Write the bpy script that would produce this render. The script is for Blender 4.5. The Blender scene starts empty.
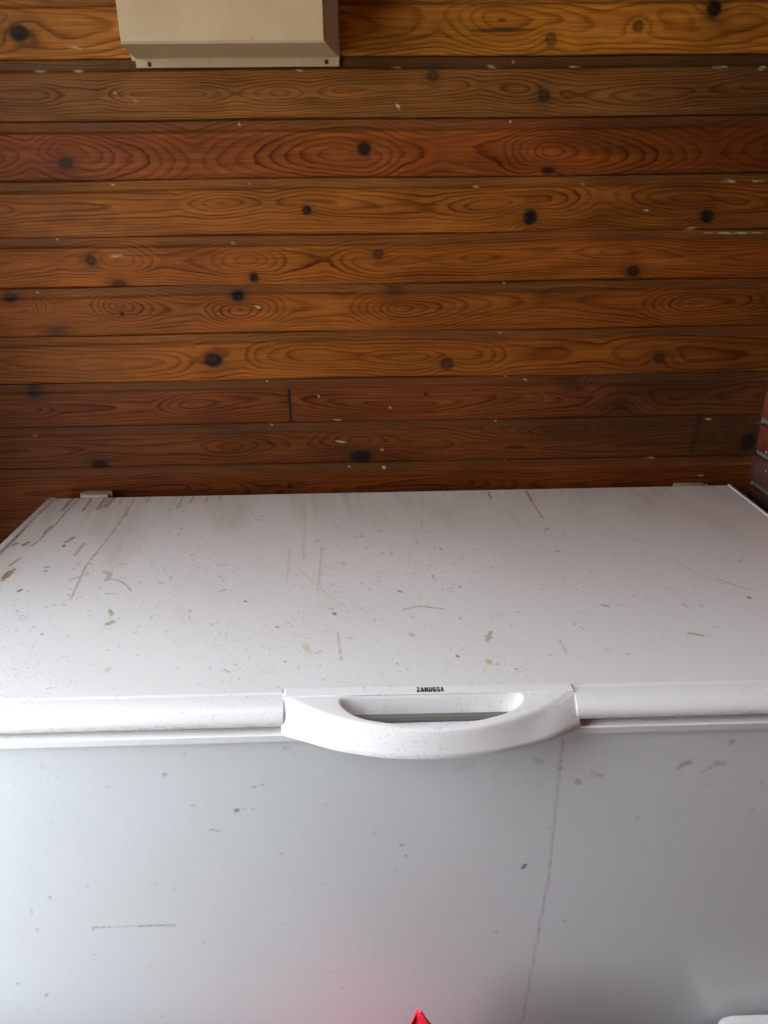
import bpy, bmesh, math, random
import numpy as np
from mathutils import Vector, Matrix

random.seed(4); RNG = np.random.default_rng(11)
SC = bpy.context.scene
COL = SC.collection
YW = 1.378            # face of the boarded wall
XR = 0.758            # face of the brick wall
ZT = 0.88             # top of the freezer lid

# ------------------------------------------------------------------ camera
YAW, PITCH, ROLL, FPX = 0.0215867, 0.3998476, 0.0119697, 740.62
CAM = np.array([0.0, 0.0, 1.40])
cyw, syw, cp, sp = math.cos(YAW), math.sin(YAW), math.cos(PITCH), math.sin(PITCH)
FW = np.array([syw*cp, cyw*cp, -sp]); R0 = np.array([cyw, -syw, 0.0]); D0 = np.cross(FW, R0)
RT = R0*math.cos(ROLL) + D0*math.sin(ROLL); DN = -R0*math.sin(ROLL) + D0*math.cos(ROLL)
cd = bpy.data.cameras.new('camera'); cam = bpy.data.objects.new('camera', cd); COL.objects.link(cam)
cam.matrix_world = Matrix(((RT[0], -DN[0], -FW[0], 0), (RT[1], -DN[1], -FW[1], 0), (RT[2], -DN[2], -FW[2], 1.40), (0, 0, 0, 1)))
cd.sensor_fit = 'HORIZONTAL'; cd.sensor_width = 36; cd.lens = 36*FPX/768; cd.clip_start = 0.02
SC.camera = cam

def on_plane(x, y, axis, val):
    """measured photo position -> point on a real plane of the room"""
    v = FW + RT*((x-384)/FPX) + DN*((y-512)/FPX)
    return CAM + v*((val-CAM[axis])/v[axis])

# ------------------------------------------------------------------ helpers
def new_obj(name, me, mat=None, parent=None, loc=(0, 0, 0)):
    o = bpy.data.objects.new(name, me); COL.objects.link(o)
    if mat: me.materials.append(mat)
    if parent is not None:
        o.parent = parent
        o.location = Vector(loc) - parent_loc(parent)
    else:
        o.location = loc
    return o
def parent_loc(p):
    v = Vector(p.location)
    while p.parent: p = p.parent; v += p.location
    return v
def thing(name, label, cat, loc, group=None):
    o = bpy.data.objects.new(name, None); COL.objects.link(o); o.location = loc; o.empty_display_size = .1
    o['label'] = label; o['category'] = cat
    if group: o['group'] = group
    return o
def struct(o, label=None, cat=None):
    o['kind'] = 'structure'
    if label: o['label'] = label
    if cat: o['category'] = cat
    return o
def part(name, bm, mat, parent, smooth=False):
    """bm is in world metres; the part is stored relative to its parent"""
    pl = parent_loc(parent) if parent is not None else Vector((0, 0, 0))
    bmesh.ops.recalc_face_normals(bm, faces=bm.faces)
    bmesh.ops.translate(bm, verts=bm.verts, vec=-pl)
    me = bpy.data.meshes.new(name); bm.to_mesh(me); bm.free()
    if smooth:
        me.shade_smooth()
        if smooth != 'all': me.set_sharp_from_angle(angle=math.radians(38))
    o = bpy.data.objects.new(name, me); COL.objects.link(o)
    if mat: me.materials.append(mat)
    if parent is not None: o.parent = parent
    return o
def add_box(bm, x0, x1, y0, y1, z0, z1, bev=0, seg=2):
    r = bmesh.ops.create_cube(bm, size=1)
    vs = r['verts']
    for v in vs:
        v.co = Vector(((x0+x1)/2 + v.co.x*(x1-x0), (y0+y1)/2 + v.co.y*(y1-y0), (z0+z1)/2 + v.co.z*(z1-z0)))
    if bev:
        es = list({e for v in vs for e in v.link_edges})
        bmesh.ops.bevel(bm, geom=es, offset=bev, segments=seg, profile=.5, affect='EDGES', clamp_overlap=True)
def loft(bm, loops, cap0=True, cap1=True, closed=True):
    vs = [[bm.verts.new(p) for p in lp] for lp in loops]
    n = len(vs[0])
    for a, b in zip(vs[:-1], vs[1:]):
        for i in range(n if closed else n-1):
            j = (i+1) % n
            bm.faces.new((a[i], a[j], b[j], b[i]))
    if cap0: bm.faces.new(vs[0][::-1])
    if cap1: bm.faces.new(vs[-1])
    return vs
def rrect(x0, x1, y0, y1, r, n=5):
    pts = []
    for cx, cy, a0 in ((x1-r, y1-r, 0), (x0+r, y1-r, 90), (x0+r, y0+r, 180), (x1-r, y0+r, 270)):
        for k in range(n+1):
            a = math.radians(a0+90*k/n); pts.append((cx+r*math.cos(a), cy+r*math.sin(a)))
    return pts
def grid_mesh(name, P, attrs=None, colattrs=None):
    """P: (rows, cols, 3) numpy -> quad sheet with point attributes"""
    nr, nc = P.shape[:2]
    me = bpy.data.meshes.new(name)
    idx = np.arange(nr*nc).reshape(nr, nc)
    q = np.stack([idx[:-1, :-1], idx[:-1, 1:], idx[1:, 1:], idx[1:, :-1]], -1).reshape(-1, 4)
    quads_to(me, P.reshape(-1, 3), q, attrs, colattrs)
    return me
def quads_to(me, V, q, attrs=None, colattrs=None):
    nv, nf = len(V), len(q)
    me.vertices.add(nv); me.vertices.foreach_set('co', V.astype(np.float32).ravel())
    me.loops.add(nf*4); me.loops.foreach_set('vertex_index', q.astype(np.int32).ravel())
    me.polygons.add(nf); me.polygons.foreach_set('loop_start', np.arange(0, nf*4, 4, dtype=np.int32))
    for k, a in (attrs or {}).items():
        t = me.attributes.new(k, 'FLOAT', 'POINT'); t.data.foreach_set('value', a.astype(np.float32).ravel())
    for k, a in (colattrs or {}).items():
        t = me.attributes.new(k, 'FLOAT_COLOR', 'POINT')
        c = np.ones((nv, 4), np.float32); c[:, :3] = a.reshape(-1, 3); t.data.foreach_set('color', c.ravel())
    me.update(calc_edges=True); me.validate()
def wave_noise(x, z, lx, lz, seed, n=9):
    """smooth random field, about -1..1"""
    r = np.random.default_rng(seed); o = 0
    for _ in range(n):
        o = o + np.sin(x*2*math.pi/lx*r.uniform(.5, 1.5)*r.choice((-1, 1)) + z*2*math.pi/lz*r.uniform(.4, 1.5) + r.uniform(0, 6.283))
    return o/math.sqrt(n/2)/1.6
def smooth01(t): t = np.clip(t, 0, 1); return t*t*(3-2*t)

# ------------------------------------------------------------------ shader helpers
class NT:
    def __init__(s, name):
        s.m = bpy.data.materials.new(name); s.m.use_nodes = True
        s.t = s.m.node_tree; s.t.nodes.clear()
        s.out = s.t.nodes.new('ShaderNodeOutputMaterial'); s.b = s.t.nodes.new('ShaderNodeBsdfPrincipled')
        s.t.links.new(s.b.outputs[0], s.out.inputs[0])
    def n(s, typ, **kw):
        d = s.t.nodes.new('ShaderNode'+typ)
        for k, v in kw.items(): setattr(d, k, v)
        return d
    def put(s, sock, v):
        if v is None: return
        if isinstance(v, bpy.types.NodeSocket): s.t.links.new(v, sock)
        elif hasattr(v, '__len__') and len(v) == 3 and sock.type == 'RGBA': sock.default_value = (*v, 1)
        else: sock.default_value = v
    def math(s, op, a, b=None, c=None, clamp=False):
        d = s.n('Math', operation=op, use_clamp=clamp)
        for i, v in enumerate((a, b, c)):
            s.put(d.inputs[i], v)
        return d.outputs[0]
    def mix(s, f, a, b, mode='MIX'):
        d = s.n('Mix', data_type='RGBA', blend_type=mode)
        s.put(d.inputs['Factor'], f); s.put(d.inputs[6], a); s.put(d.inputs[7], b)
        return d.outputs[2]
    def ramp(s, f, stops):
        d = s.n('ValToRGB'); s.put(d.inputs[0], f); e = d.color_ramp.elements
        while len(e) < len(stops): e.new(.5)
        for el, (p, c) in zip(e, stops):
            el.position = p; el.color = (*c, 1) if hasattr(c, '__len__') else (c, c, c, 1)
        return d.outputs[0]
    def coord(s, scale=(1, 1, 1), kind='Object', loc=(0, 0, 0)):
        c = s.n('TexCoord'); m = s.n('Mapping'); s.put(m.inputs[0], c.outputs[kind])
        m.inputs['Scale'].default_value = scale; m.inputs['Location'].default_value = loc
        return m.outputs[0]
    def noise(s, vec, scale=1, detail=3, rough=.5, dist=0):
        d = s.n('TexNoise'); s.put(d.inputs['Vector'], vec); s.put(d.inputs['Scale'], scale)
        s.put(d.inputs['Detail'], detail); s.put(d.inputs['Roughness'], rough); s.put(d.inputs['Distortion'], dist)
        return d.outputs[0]
    def voro(s, vec, scale, feature='F1'):
        d = s.n('TexVoronoi', feature=feature); s.put(d.inputs['Vector'], vec); s.put(d.inputs['Scale'], scale)
        return d
    def attr(s, name, out='Fac'):
        d = s.n('Attribute', attribute_name=name); return d.outputs[out]
    def bump(s, h, strength=.2, dist=.002):
        d = s.n('Bump'); d.inputs['Strength'].default_value = strength; d.inputs['Distance'].default_value = dist
        s.put(d.inputs['Height'], h); s.put(s.b.inputs['Normal'], d.outputs[0])
    def set(s, color=None, rough=None, spec=None, coat=None, coat_rough=None, metal=None):
        for k, v in (('Base Color', color), ('Roughness', rough), ('Specular IOR Level', spec), ('Coat Weight', coat), ('Coat Roughness', coat_rough), ('Metallic', metal)):
            s.put(s.b.inputs[k], v)
        return s.m

def mat_wood():
    s = NT('varnished_pine')
    tint = s.attr('tint', 'Color')
    wob = s.noise(s.coord((2.0, 1, 30)), 1.2, 2, .5)
    wob2 = s.noise(s.coord((16, 1, 90)), 1.3, 3, .6)
    p = s.math('ADD', s.attr('grain'), s.math('ADD', s.math('MULTIPLY', s.math('SUBTRACT', wob, .5), .8), s.math('MULTIPLY', s.math('SUBTRACT', wob2, .5), .55)))
    f = s.math('FRACT', p)
    late = s.ramp(f, [(0, .75), (.06, .10), (.42, .12), (.68, .45), (.84, 1.0), (.95, 1.0), (1, .75)])
    wn = s.n('TexWhiteNoise', noise_dimensions='1D'); s.put(wn.inputs['W'], s.math('FLOOR', p))
    late = s.math('MULTIPLY', late, s.math('ADD', s.math('MULTIPLY', wn.outputs[0], .6), .45))
    # ring strength drifts from place to place
    drift = s.noise(s.coord((3.5, 1, 22)), 1.4, 2, .5)
    late = s.math('MULTIPLY', late, s.ramp(drift, [(.25, .5), (.65, 1.0)]))
    fib = s.noise(s.coord((14, 1, 520)), 1.0, 3, .6)
    fib2 = s.noise(s.coord((5, 1, 160)), 1.0, 2, .6)
    dark = s.mix(1, tint, (.30, .165, .085), 'MULTIPLY')
    c = s.mix(late, tint, dark)
    c = s.mix(1, c, s.ramp(fib, [(.25, .62), (.75, 1.25)]), 'MULTIPLY')
    c = s.mix(1, c, s.ramp(fib2, [(.3, .82), (.7, 1.12)]), 'MULTIPLY')
    bl = s.noise(s.coord((4, 1, 11)), 1.3, 4, .6)
    c = s.mix(1, c, s.ramp(bl, [(.28, (.66, .62, .6)), (.55, (1, 1, 1)), (.8, (1.12, 1.1, 1.05))]), 'MULTIPLY')
    grime = s.noise(s.coord((9, 1, 60), loc=(3, 0, 1)), 1.5, 5, .65)
    c = s.mix(s.math('MULTIPLY', s.attr('dust'), s.ramp(grime, [(.3, .25), (.7, .60)])), c, (.085, .047, .020))
    k = s.math('MULTIPLY', s.attr('knot'), s.ramp(s.noise(s.coord((70, 1, 90)), 1.5, 3, .6), [(.25, .7), (.6, 1.0)]), clamp=True)
    c = s.mix(s.attr('halo'), c, (.030, .016, .009))
    c = s.mix(k, c, (.0085, .006, .005))
    c = s.mix(s.attr('crack'), c, (.012, .008, .006))
    # flecks of old paint and dried dust
    c = s.mix(s.attr('fleck'), c, (.55, .45, .28))
    s.bump(s.math('ADD', s.math('MULTIPLY', late, -.5), s.math('MULTIPLY', fib, .6)), .22, .0012)
    return s.set(c, s.ramp(fib2, [(.2, .42), (.8, .58)]), .10)

def mat_enamel(name, base, rough, use_attr=True, grime=.25, coat=0, coat_rough=.1):
    s = NT(name)
    c = base
    n1 = s.noise(s.coord((6, 6, 6)), 1.0, 4, .6)
    c = s.mix(s.ramp(n1, [(.35, 0.0), (.75, .32)]), c, tuple(b*m for b, m in zip(base, (.95, .92, .87))))
    if grime:
        sm = s.noise(s.coord((38, 38, 55), loc=(1, 2, 3)), 1.0, 5, .7)
        mk = s.noise(s.coord((7, 7, 7), loc=(5, 1, 3)), 1.0, 2, .5)
        g = s.math('MULTIPLY', s.ramp(sm, [(.60, 0.0), (.72, 1.0)]), s.ramp(mk, [(.48, 0.0), (.66, 1.0)]))
        c = s.mix(s.math('MULTIPLY', g, grime), c, (.42, .31, .17), 'MULTIPLY')
        fk = s.noise(s.coord((1, 1.15, 1)), 260, 3, .65, .6); fm = s.noise(s.coord((1, 1, 1), loc=(2, 7, 1)), 5.5, 4, .65)
        fl = s.math('MULTIPLY', s.ramp(fk, [(.585, 0.0), (.66, 1.0)]), s.ramp(fm, [(.44, 0.0), (.68, 1.0)]))
        c = s.mix(s.math('MULTIPLY', fl, min(1, grime*3.2)), c, (.24, .15, .05), 'MULTIPLY')
        v = s.voro(s.coord((1, 1, 1)), 95)
        spk = s.math('MULTIPLY', s.math('LESS_THAN', v.outputs['Distance'], .09), s.math('GREATER_THAN', s.n_color(v), .86))
        c = s.mix(s.math('MULTIPLY', spk, min(1, grime*2.2)), c, (.13, .10, .065))
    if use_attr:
        a = s.n('Attribute', attribute_name='stain_bounce'); sep = s.n('SeparateColor'); s.put(sep.inputs[0], a.outputs['Color'])
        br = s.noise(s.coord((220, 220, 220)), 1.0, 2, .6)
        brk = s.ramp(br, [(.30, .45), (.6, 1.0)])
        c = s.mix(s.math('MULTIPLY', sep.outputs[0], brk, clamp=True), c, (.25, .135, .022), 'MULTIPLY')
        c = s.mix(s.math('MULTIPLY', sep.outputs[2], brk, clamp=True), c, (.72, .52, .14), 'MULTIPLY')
        c = s.mix(s.math('MULTIPLY', sep.outputs[1], 1.0, clamp=True), c, (.075, .055, .042))
    s.bump(s.noise(s.coord((260, 260, 260)), 1.0, 2, .5), .05, .0006)
    return s.set(c, rough, .5, coat, coat_rough)
NT.n_color = lambda s, v: (lambda q: (s.put(q.inputs[0], v.outputs['Color']), q.outputs[0])[1])(s.n('SeparateColor'))

def mat_plain(name, base, rough, spec=.5, var=.12, scale=9, bump=0, metal=0):
    s = NT(name)
    n1 = s.noise(s.coord((scale,)*3), 1.0, 5, .62)
    c = s.mix(s.ramp(n1, [(.3, 0.0), (.7, 1.0)]), tuple(b*(1-var) for b in base), tuple(min(1, b*(1+var*.6)) for b in base))
    if bump: s.bump(s.noise(s.coord((scale*12,)*3), 1.0, 3, .6), bump, .002)
    return s.set(c, rough, spec, metal=metal)

def mat_brick():
    s = NT('red_brick')
    tint = s.attr('tint', 'Color')
    n1 = s.noise(s.coord((30, 30, 30)), 1.0, 5, .65)
    c = s.mix(1, tint, s.ramp(n1, [(.25, .55), (.75, 1.25)]), 'MULTIPLY')
    v = s.voro(s.coord((1, 1, 1)), 70)
    spk = s.math('MULTIPLY', s.math('LESS_THAN', v.outputs['Distance'], .16), s.math('GREATER_THAN', s.n_color(v), .86))
    c = s.mix(spk, c, (.5, .46, .42))
    s.bump(n1, .6, .003)
    return s.set(c, .88, .25)

def mat_beige():
    s = NT('beige_painted_metal')
    n1 = s.noise(s.coord((14, 14, 14)), 1.0, 4, .6)
    c = s.mix(s.ramp(n1, [(.35, 0.0), (.7, 1.0)]), (.52, .39, .215), (.47, .345, .185))
    sm = s.noise(s.coord((60, 60, 60)), 1.0, 4, .7); mk = s.noise(s.coord((9, 9, 9), loc=(4, 2, 2)), 1.0, 2, .5)
    g = s.math('MULTIPLY', s.ramp(sm, [(.6, 0.0), (.72, 1.0)]), s.ramp(mk, [(.5, 0.0), (.65, 1.0)]))
    c = s.mix(s.math('MULTIPLY', g, .45), c, (.30, .20, .11))
    return s.set(c, .5, .4)

def mat_red():
    s = NT('red_plastic_film')
    n1 = s.noise(s.coord((25, 25, 25)), 1.0, 4, .6)
    c = s.mix(n1, (.62, .012, .03), (.80, .03, .06))
    s.bump(s.noise(s.coord((45, 45, 45)), 1.0, 4, .65, .8), .5, .006)
    s.b.inputs['Transmission Weight'].default_value = 0
    return s.set(c, .34, .5)

WOOD = mat_wood()
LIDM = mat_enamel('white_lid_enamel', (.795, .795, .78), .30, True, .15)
PANELM = mat_enamel('white_panel_enamel', (.735, .768, .775), .34, True, .04, .35, .20)
PLAST = mat_enamel('white_moulded_plastic', (.82, .815, .80), .36, False, .13)
RIMM = mat_enamel('white_rim_plastic', (.80, .80, .785), .38, False, .10)
GASK = mat_plain('grey_rubber_gasket', (.16, .15, .13), .7)
INK = mat_plain('dark_printed_lettering', (.035, .035, .04), .5, .3, .05)
BRICK = mat_brick()
MORTAR = mat_plain('grey_mortar', (.15, .15, .135), .95, .2, .3, 40, .5)
CONC = mat_plain('concrete_floor', (.11, .11, .11), .75, .3, .25, 5, .2)
PLASTER = mat_plain('dark_brown_boarding', (.045, .03, .02), .9, .2, .08, 4, .1)
CEILM = mat_plain('pine_ceiling_board', (.34, .15, .04), .7, .3, .2, 6)
PAVE = mat_plain('outdoor_paving', (.62, .61, .58), .9, .2, .25, 3, .2)
TRIMM = mat_plain('painted_door_trim', (.62, .61, .58), .5, .4, .06, 6)
BEIGE = mat_beige()
DARKM = mat_plain('dark_screw_steel', (.02, .017, .014), .5, .5, .2, 60)
HINGEM = mat_enamel('yellowed_hinge_plastic', (.42, .35, .24), .5, False, .6)
REDM = mat_red()
TUBM = mat_plain('white_tub_plastic', (.78, .77, .73), .32, .5, .06, 12)

# ------------------------------------------------------------------ boarded wall
def build_wall():
    bot = {1: 1.6114, 2: 1.5230, 3: 1.4348, 4: 1.3452, 5: 1.2617, 6: 1.1773, 7: 1.0911, 8: 1.0068, 9: .9236}   # lower face edges
    edges = [bot[k] for k in range(1, 10)]
    while edges[0] < 2.16: edges.insert(0, edges[0]+.0875)
    top_n = len(edges)-9
    while edges[-1] > .05: edges.append(edges[-1]-.0865)
    XL = -.97
    xs = np.arange(XL, XR+.012, .003)
    # measured picture column of each x at board height, used to set out the figure of each board
    DP = {
     1: [(0, 15), (60, 25), (120, 30), (340, 20), (440, 30), (500, 12), (600, 25), (700, 20), (768, 30)],
     2: [(0, 6), (40, 4), (60, 10), (100, 13), (130, 4), (200, 3), (235, 11), (280, 2), (310, 10), (340, 3), (400, 7), (430, 2), (480, 13), (540, 5), (580, 14), (640, 6), (700, 11), (768, 4)],
     3: [(0, 20), (30, 28), (66, 6), (120, 26), (140, 30), (195, 46), (330, 14), (364, 6), (400, 28), (440, 36), (500, 30), (550, 4), (640, 28), (710, 48), (768, 36)],
     4: [(0, 3), (20, 8), (100, 10), (180, 14), (220, 3), (270, 14), (307, 4), (360, 10), (430, 14), (480, 3), (540, 6), (600, 26), (650, 14), (700, 6), (768, 14)],
     5: [(0, 14), (60, 18), (95, 8), (130, 12), (160, 24), (210, 18), (250, 6), (290, 22), (330, 24), (378, 10), (420, 16), (480, 10), (550, 14), (620, 6), (700, 14), (768, 8)],
     6: [(0, 8), (30, 6), (50, 24), (90, 22), (120, 4), (160, 20), (200, 24), (240, 3), (290, 26), (350, 28), (375, 16), (400, 4), (470, 22), (540, 30), (640, 24), (690, 6), (740, 12), (768, 20)],
     7: [(0, 16), (100, 14), (190, 16), (213, 4), (245, 20), (300, 8), (360, 12), (380, 8), (420, 4), (450, 5), (510, 26), (600, 30), (660, 20), (768, 26)],
     8: [(0, 6), (30, 4), (60, 14), (150, 18), (190, 6), (270, 14), (290, 16), (330, 10), (400, 6), (430, 6), (520, 18), (600, 22), (700, 26), (768, 20)],
     9: [(0, 12), (60, 14), (130, 18), (200, 16), (235, 10), (300, 26), (360, 4), (400, 18), (470, 24), (560, 14), (640, 18), (768, 20)],
     10: [(0, 14), (100, 8), (180, 4), (260, 20), (350, 10), (460, 3), (520, 20), (640, 8), (768, 12)]}
    ZC = {1: .010, 2: .003, 3: -.002, 4: .012, 5: .008, 6: .012, 7: .005, 8: .006, 9: .004, 10: .0}
    RING = {1: .0056, 2: .0040, 3: .0052, 4: .0050, 5: .0043, 6: .0044, 7: .0054, 8: .0046, 9: .0048, 10: .0050}
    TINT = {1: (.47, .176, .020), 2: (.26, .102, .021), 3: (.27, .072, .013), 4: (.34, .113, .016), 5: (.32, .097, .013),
            6: (.30, .091, .013), 7: (.30, .093, .012), 8: (.175, .048, .010), 9: (.150, .043, .009), 10: (.17, .044, .008), 11: (.15, .040, .008)}  # lower tints also carry the dimmer light low on the wall
    # px x, px y, half width px, half height px, darkness, halo
    KNOTS = [(19, 32, 8, 6, 1, .5), (551, 39, 5, 5, .7, .2), (638, 26, 4.5, 4.5, .8, .2), (714, 9, 6, 6, 1, .9),
             (433, 76, 5, 4, .6, .5), (544, 95, 5, 5, .7, .6), (66, 163, 6, 5, .6, .8), (364, 149, 6, 5.5, 1, .6), (548, 170, 6.5, 3, .9, .3),
             (307, 211, 4.5, 4, 1, .3), (530, 217, 6.5, 6.5, 1, .5), (707, 216, 6, 6, 1, .5),
             (91, 261, 5, 4.5, .7, .8), (119, 285, 7, 4, .6, .9), (254, 277, 4.5, 4.5, 1, .4), (378, 253, 5, 4.5, .7, .4), (633, 272, 6, 5, .9, .8),
             (9, 297, 6, 4, .7, .9), (238, 297, 6, 5, 1, .8), (122, 314, 2, 2, 1, .3), (56, 332, 9, 5, .2, .8), (395, 290, 7, 4, .2, .7),
             (213, 360, 9, 7, 1, .5), (447, 364, 6.5, 6, .85, .3), (659, 358, 6, 5.5, .75, .3),
             (34, 391, 7, 6, .6, .9), (426, 394, 2, 2, .9, .3), (579, 388, 4, 3, .5, .5),
             (100, 464, 8, 4.5, 1, .8), (361, 457, 11, 6.5, 1, .7), (748, 442, 7, 9, .8, .9), (290, 486, 3, 2, .9, .5), (622, 405, 9, 6, .2, .8),
             (570, 382, 9, 7, .1, .7), (560, 432, 20, 5, .1, .6), (670, 388, 30, 7, .0, .7), (640, 425, 50, 8, 0, .55), (720, 425, 28, 16, 0, .6)]
    KW = [(*on_plane(x, y, 1, YW)[[0, 2]], rx*.0019, ry*.0019, dk, h) for x, y, rx, ry, dk, h in KNOTS]
    FLECK = [(74, 47, 1, 6, 80), (56, 239, 1.2, 1.2, 0), (239, 124, 1, 1.2, 0), (112, 184, .8, 1, 0), (249, 184, .8, .8, 0), (492, 66, 4.5, 1.1, 0), (514, 60, 1, 1, 0),
             (576, 66, 5, .8, 0), (398, 107, 1.2, 2.2, 20), (511, 121, 1, 1, 0), (476, 186, 3, .8, 0), (584, 184, 2.5, 1, 0), (730, 181, 6, .7, 0), (760, 181, 5, .7, 0), (762, 68, 3, 1.4, 10),
             (720, 67, 6, 1, 0), (691, 229, 5, 1.6, 10), (735, 233, 26, .6, 0), (646, 210, 2, .6, 0), (232, 243, 2, .7, 0), (341, 442, 1, 5, 85), (338, 420, .6, 4, 85),
             (382, 450, 1.2, 1.2, 0), (384, 468, 1.5, 2, 0), (526, 380, 1.4, 1.2, 0), (506, 377, .9, .8, 0), (710, 420, 3, .9, 0), (319, 397, .9, 1.2, 0), (390, 408, 1.5, 1, 0),
             (700, 475, 3.5, .9, 0), (496, 421, 1, .8, 0), (267, 382, .9, .8, 0), (271, 426, .9, .8, 0), (35, 436, 2, .7, 0), (36, 292, 1, .7, 0), (117, 256, 6, .7, 0), (349, 467, .8, 1.4, 0),
             (78, 71, 4, .8, 0), (40, 71, 5, .7, 0), (500, 333, .9, .7, 0), (135, 101, 1.6, 1.1, 0), (115, 93, 1.2, 1, 0), (396, 68, 4, .7, 0), (300, 71, 3, .8, 0), (505, 283, .8, .8, 0), (258, 308, .9, 2.5, 70), (505, 461, .9, .8, 0), (650, 458, 5, .6, 0)]
    FW_ = [(*on_plane(x, y, 1, YW)[[0, 2]], rx*.00175, ry*.00175, math.radians(a)) for x, y, rx, ry, a in FLECK]
    seam = on_plane(290, 404, 1, YW)[0]
    c0, c1 = on_plane(702, 415, 1, YW), on_plane(691, 451, 1, YW)
    V, Q, A = [], [], {k: [] for k in ('grain', 'knot', 'halo', 'dust', 'crack', 'fleck')}; T = []
    base = 0
    prev_bottom = 2.26
    for bi, zb in enumerate(edges + [0.0]):
        k = bi-top_n+1
        ztop = prev_bottom
        fine = 0 <= k <= 10
        band = .0165
        zf = ztop-band                                  # top of the proud face
        if zf < zb+.01: break
        rows = []   # (z, y, dust)
        rows += [(ztop+.004, YW+.010, .9), (ztop-.0018, YW+.010, .9), (ztop-.0019, YW+.0055, 1)]
        nb = 6 if fine else 2
        rows += [(ztop-.002-(band-.005)*t, YW+.0055, 1) for t in np.linspace(.02, 1, nb)]
        rows += [(zf-.0005, YW+.0045, 1), (zf-.002, YW+.0006, .7), (zf-.0035, YW, .25)]
        nf = max(2, int((zf-zb)/(.0024 if fine else .02)))
        rows += [(zf-.0045-(zf-.0045-zb-.003)*t, YW, .0) for t in np.linspace(.01, 1, nf)]
        rows += [(zb+.0016, YW+.0004, .1), (zb+.0003, YW+.0018, .5), (zb, YW+.012, .8)]
        cols = xs if fine else xs[::12]
        if cols[-1] < XR+.01: cols = np.append(cols, XR+.012)
        Z = np.array([r[0] for r in rows])[:, None]+cols[None]*0
        X = cols[None]+Z*0
        # boards are a little uneven
        un = wave_noise(X, Z*0, .9, 1, 50+bi)*.0012
        zz = Z+un*(1 if fine else 0)
        Y = np.array([r[1] for r in rows])[:, None]+cols[None]*0 + wave_noise(X, Z*0, 1.1, 1, 90+bi)*.0006
        dust = np.array([r[2] for r in rows])[:, None]+X*0
        zc = (zf+zb)/2 + ZC.get(k, 0) + wave_noise(X, X*0, .55, 1, 130+bi)*.006
        zmid = (zf+zb)/2
        if k in DP:
            px = np.array([p[0] for p in DP[k]], float); dv = np.array([p[1] for p in DP[k]], float)/1000
            vpx = {1: 31}.get(k, 0)
            # picture column -> metres along the board
            wx = np.array([on_plane(p, 512-FPX*math.tan(math.atan((zmid-1.4)/YW)+PITCH), 1, YW)[0] for p in px])
            d = np.interp(cols, wx, dv)
            ker = np.hanning(13); ker /= ker.sum()
            d = np.convolve(np.pad(d, 6, mode='edge'), ker, 'valid')[None]
            d = d*1.3 + np.abs(wave_noise(X, X*0, .3, 1, 170+bi))*.0010
            left = cols < wx[0]
            d = d + np.where(left, (wx[0]-cols)*.03, 0)[None]
        else:
            d = .018+.014*wave_noise(X, X*0, .35, 1, 170+bi)
        rad = np.sqrt((Z-zc)**2+d**2)
        rad = rad + wave_noise(X, Z, .45, .06, 210+bi)*.0010
        knot = X*0; halo = X*0; fl = X*0; crack = X*0
        if fine:
            for kx, kz, rx, rz, dk, h in KW:
                if not (zb-.004 < kz < ztop+.002): continue
                e = np.sqrt(((X-kx)/rx)**2+((Z-kz)/rz)**2)
                if dk > 0:
                    rad = rad + .014*np.exp(-(((X-kx)/(rx*3.2))**2+((Z-kz)/(rz*2.2))**2))*(rx/.012)
                    knot = np.maximum(knot, dk*smooth01((1.25-e)/.5)*(1-.45*np.exp(-(e/.45)**2)*(dk < .9)))
                halo = np.maximum(halo, h*.75*np.exp(-(e/1.7)**2))
            for fx, fz, rx, rz, a in FW_:
                if not (zb-.002 < fz < ztop+.002): continue
                u = (X-fx)*math.cos(a)+(Z-fz)*math.sin(a); w = -(X-fx)*math.sin(a)+(Z-fz)*math.cos(a)
                e = np.sqrt((u/max(rx, .0017))**2+(w/max(rz, .0014))**2)
                fl = np.maximum(fl, .95*smooth01((1.5-e)/.8)*(.6+.4*np.sin(X*2300+Z*900)))
            if k == 8:
                crack = np.maximum(crack, .95*smooth01((.0042-np.abs(X-seam-(Z-zmid)*-.01))/.003)*(Z < zf-.003))
                crack = np.maximum(crack, .8*np.exp(-((X-seam)/.012)**2-((Z-zmid-.004)/.0028)**2))
                rad = np.where(X > seam, rad+.0031, rad)
            if k in (8, 9):
                t = np.clip((Z-c1[2])/(c0[2]-c1[2]), 0, 1); xc = c1[0]+(c0[0]-c1[0])*t
                crack = np.maximum(crack, .6*smooth01((.006-np.abs(X-xc))/.005)*((Z > c1[2]-.004) & (Z < c0[2]+.004)))
            if k == 1:
                a0 = on_plane(455, 31, 1, YW); a1 = on_plane(545, 29, 1, YW)
                t = (X-a0[0])/(a1[0]-a0[0]); zl = a0[2]+(a1[2]-a0[2])*t
                crack = np.maximum(crack, .75*smooth01((.004*np.sin(np.clip(t, 0, 1)*3.14)-np.abs(Z-zl))/.002))
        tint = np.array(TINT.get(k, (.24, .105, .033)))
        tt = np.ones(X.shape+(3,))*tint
        # each board weathers along its length; some right ends also take painted shade
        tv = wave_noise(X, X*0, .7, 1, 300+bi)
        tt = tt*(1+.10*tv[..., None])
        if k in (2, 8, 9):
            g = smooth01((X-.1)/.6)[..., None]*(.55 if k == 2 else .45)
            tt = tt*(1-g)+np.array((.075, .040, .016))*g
        if k in (3, 4, 5, 6, 7):  # weaker light at the right painted into these tints, with redder wood
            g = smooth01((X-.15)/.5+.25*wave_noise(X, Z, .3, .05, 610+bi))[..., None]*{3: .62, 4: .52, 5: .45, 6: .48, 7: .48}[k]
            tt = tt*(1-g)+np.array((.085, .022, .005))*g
        band_mask = dust
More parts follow.
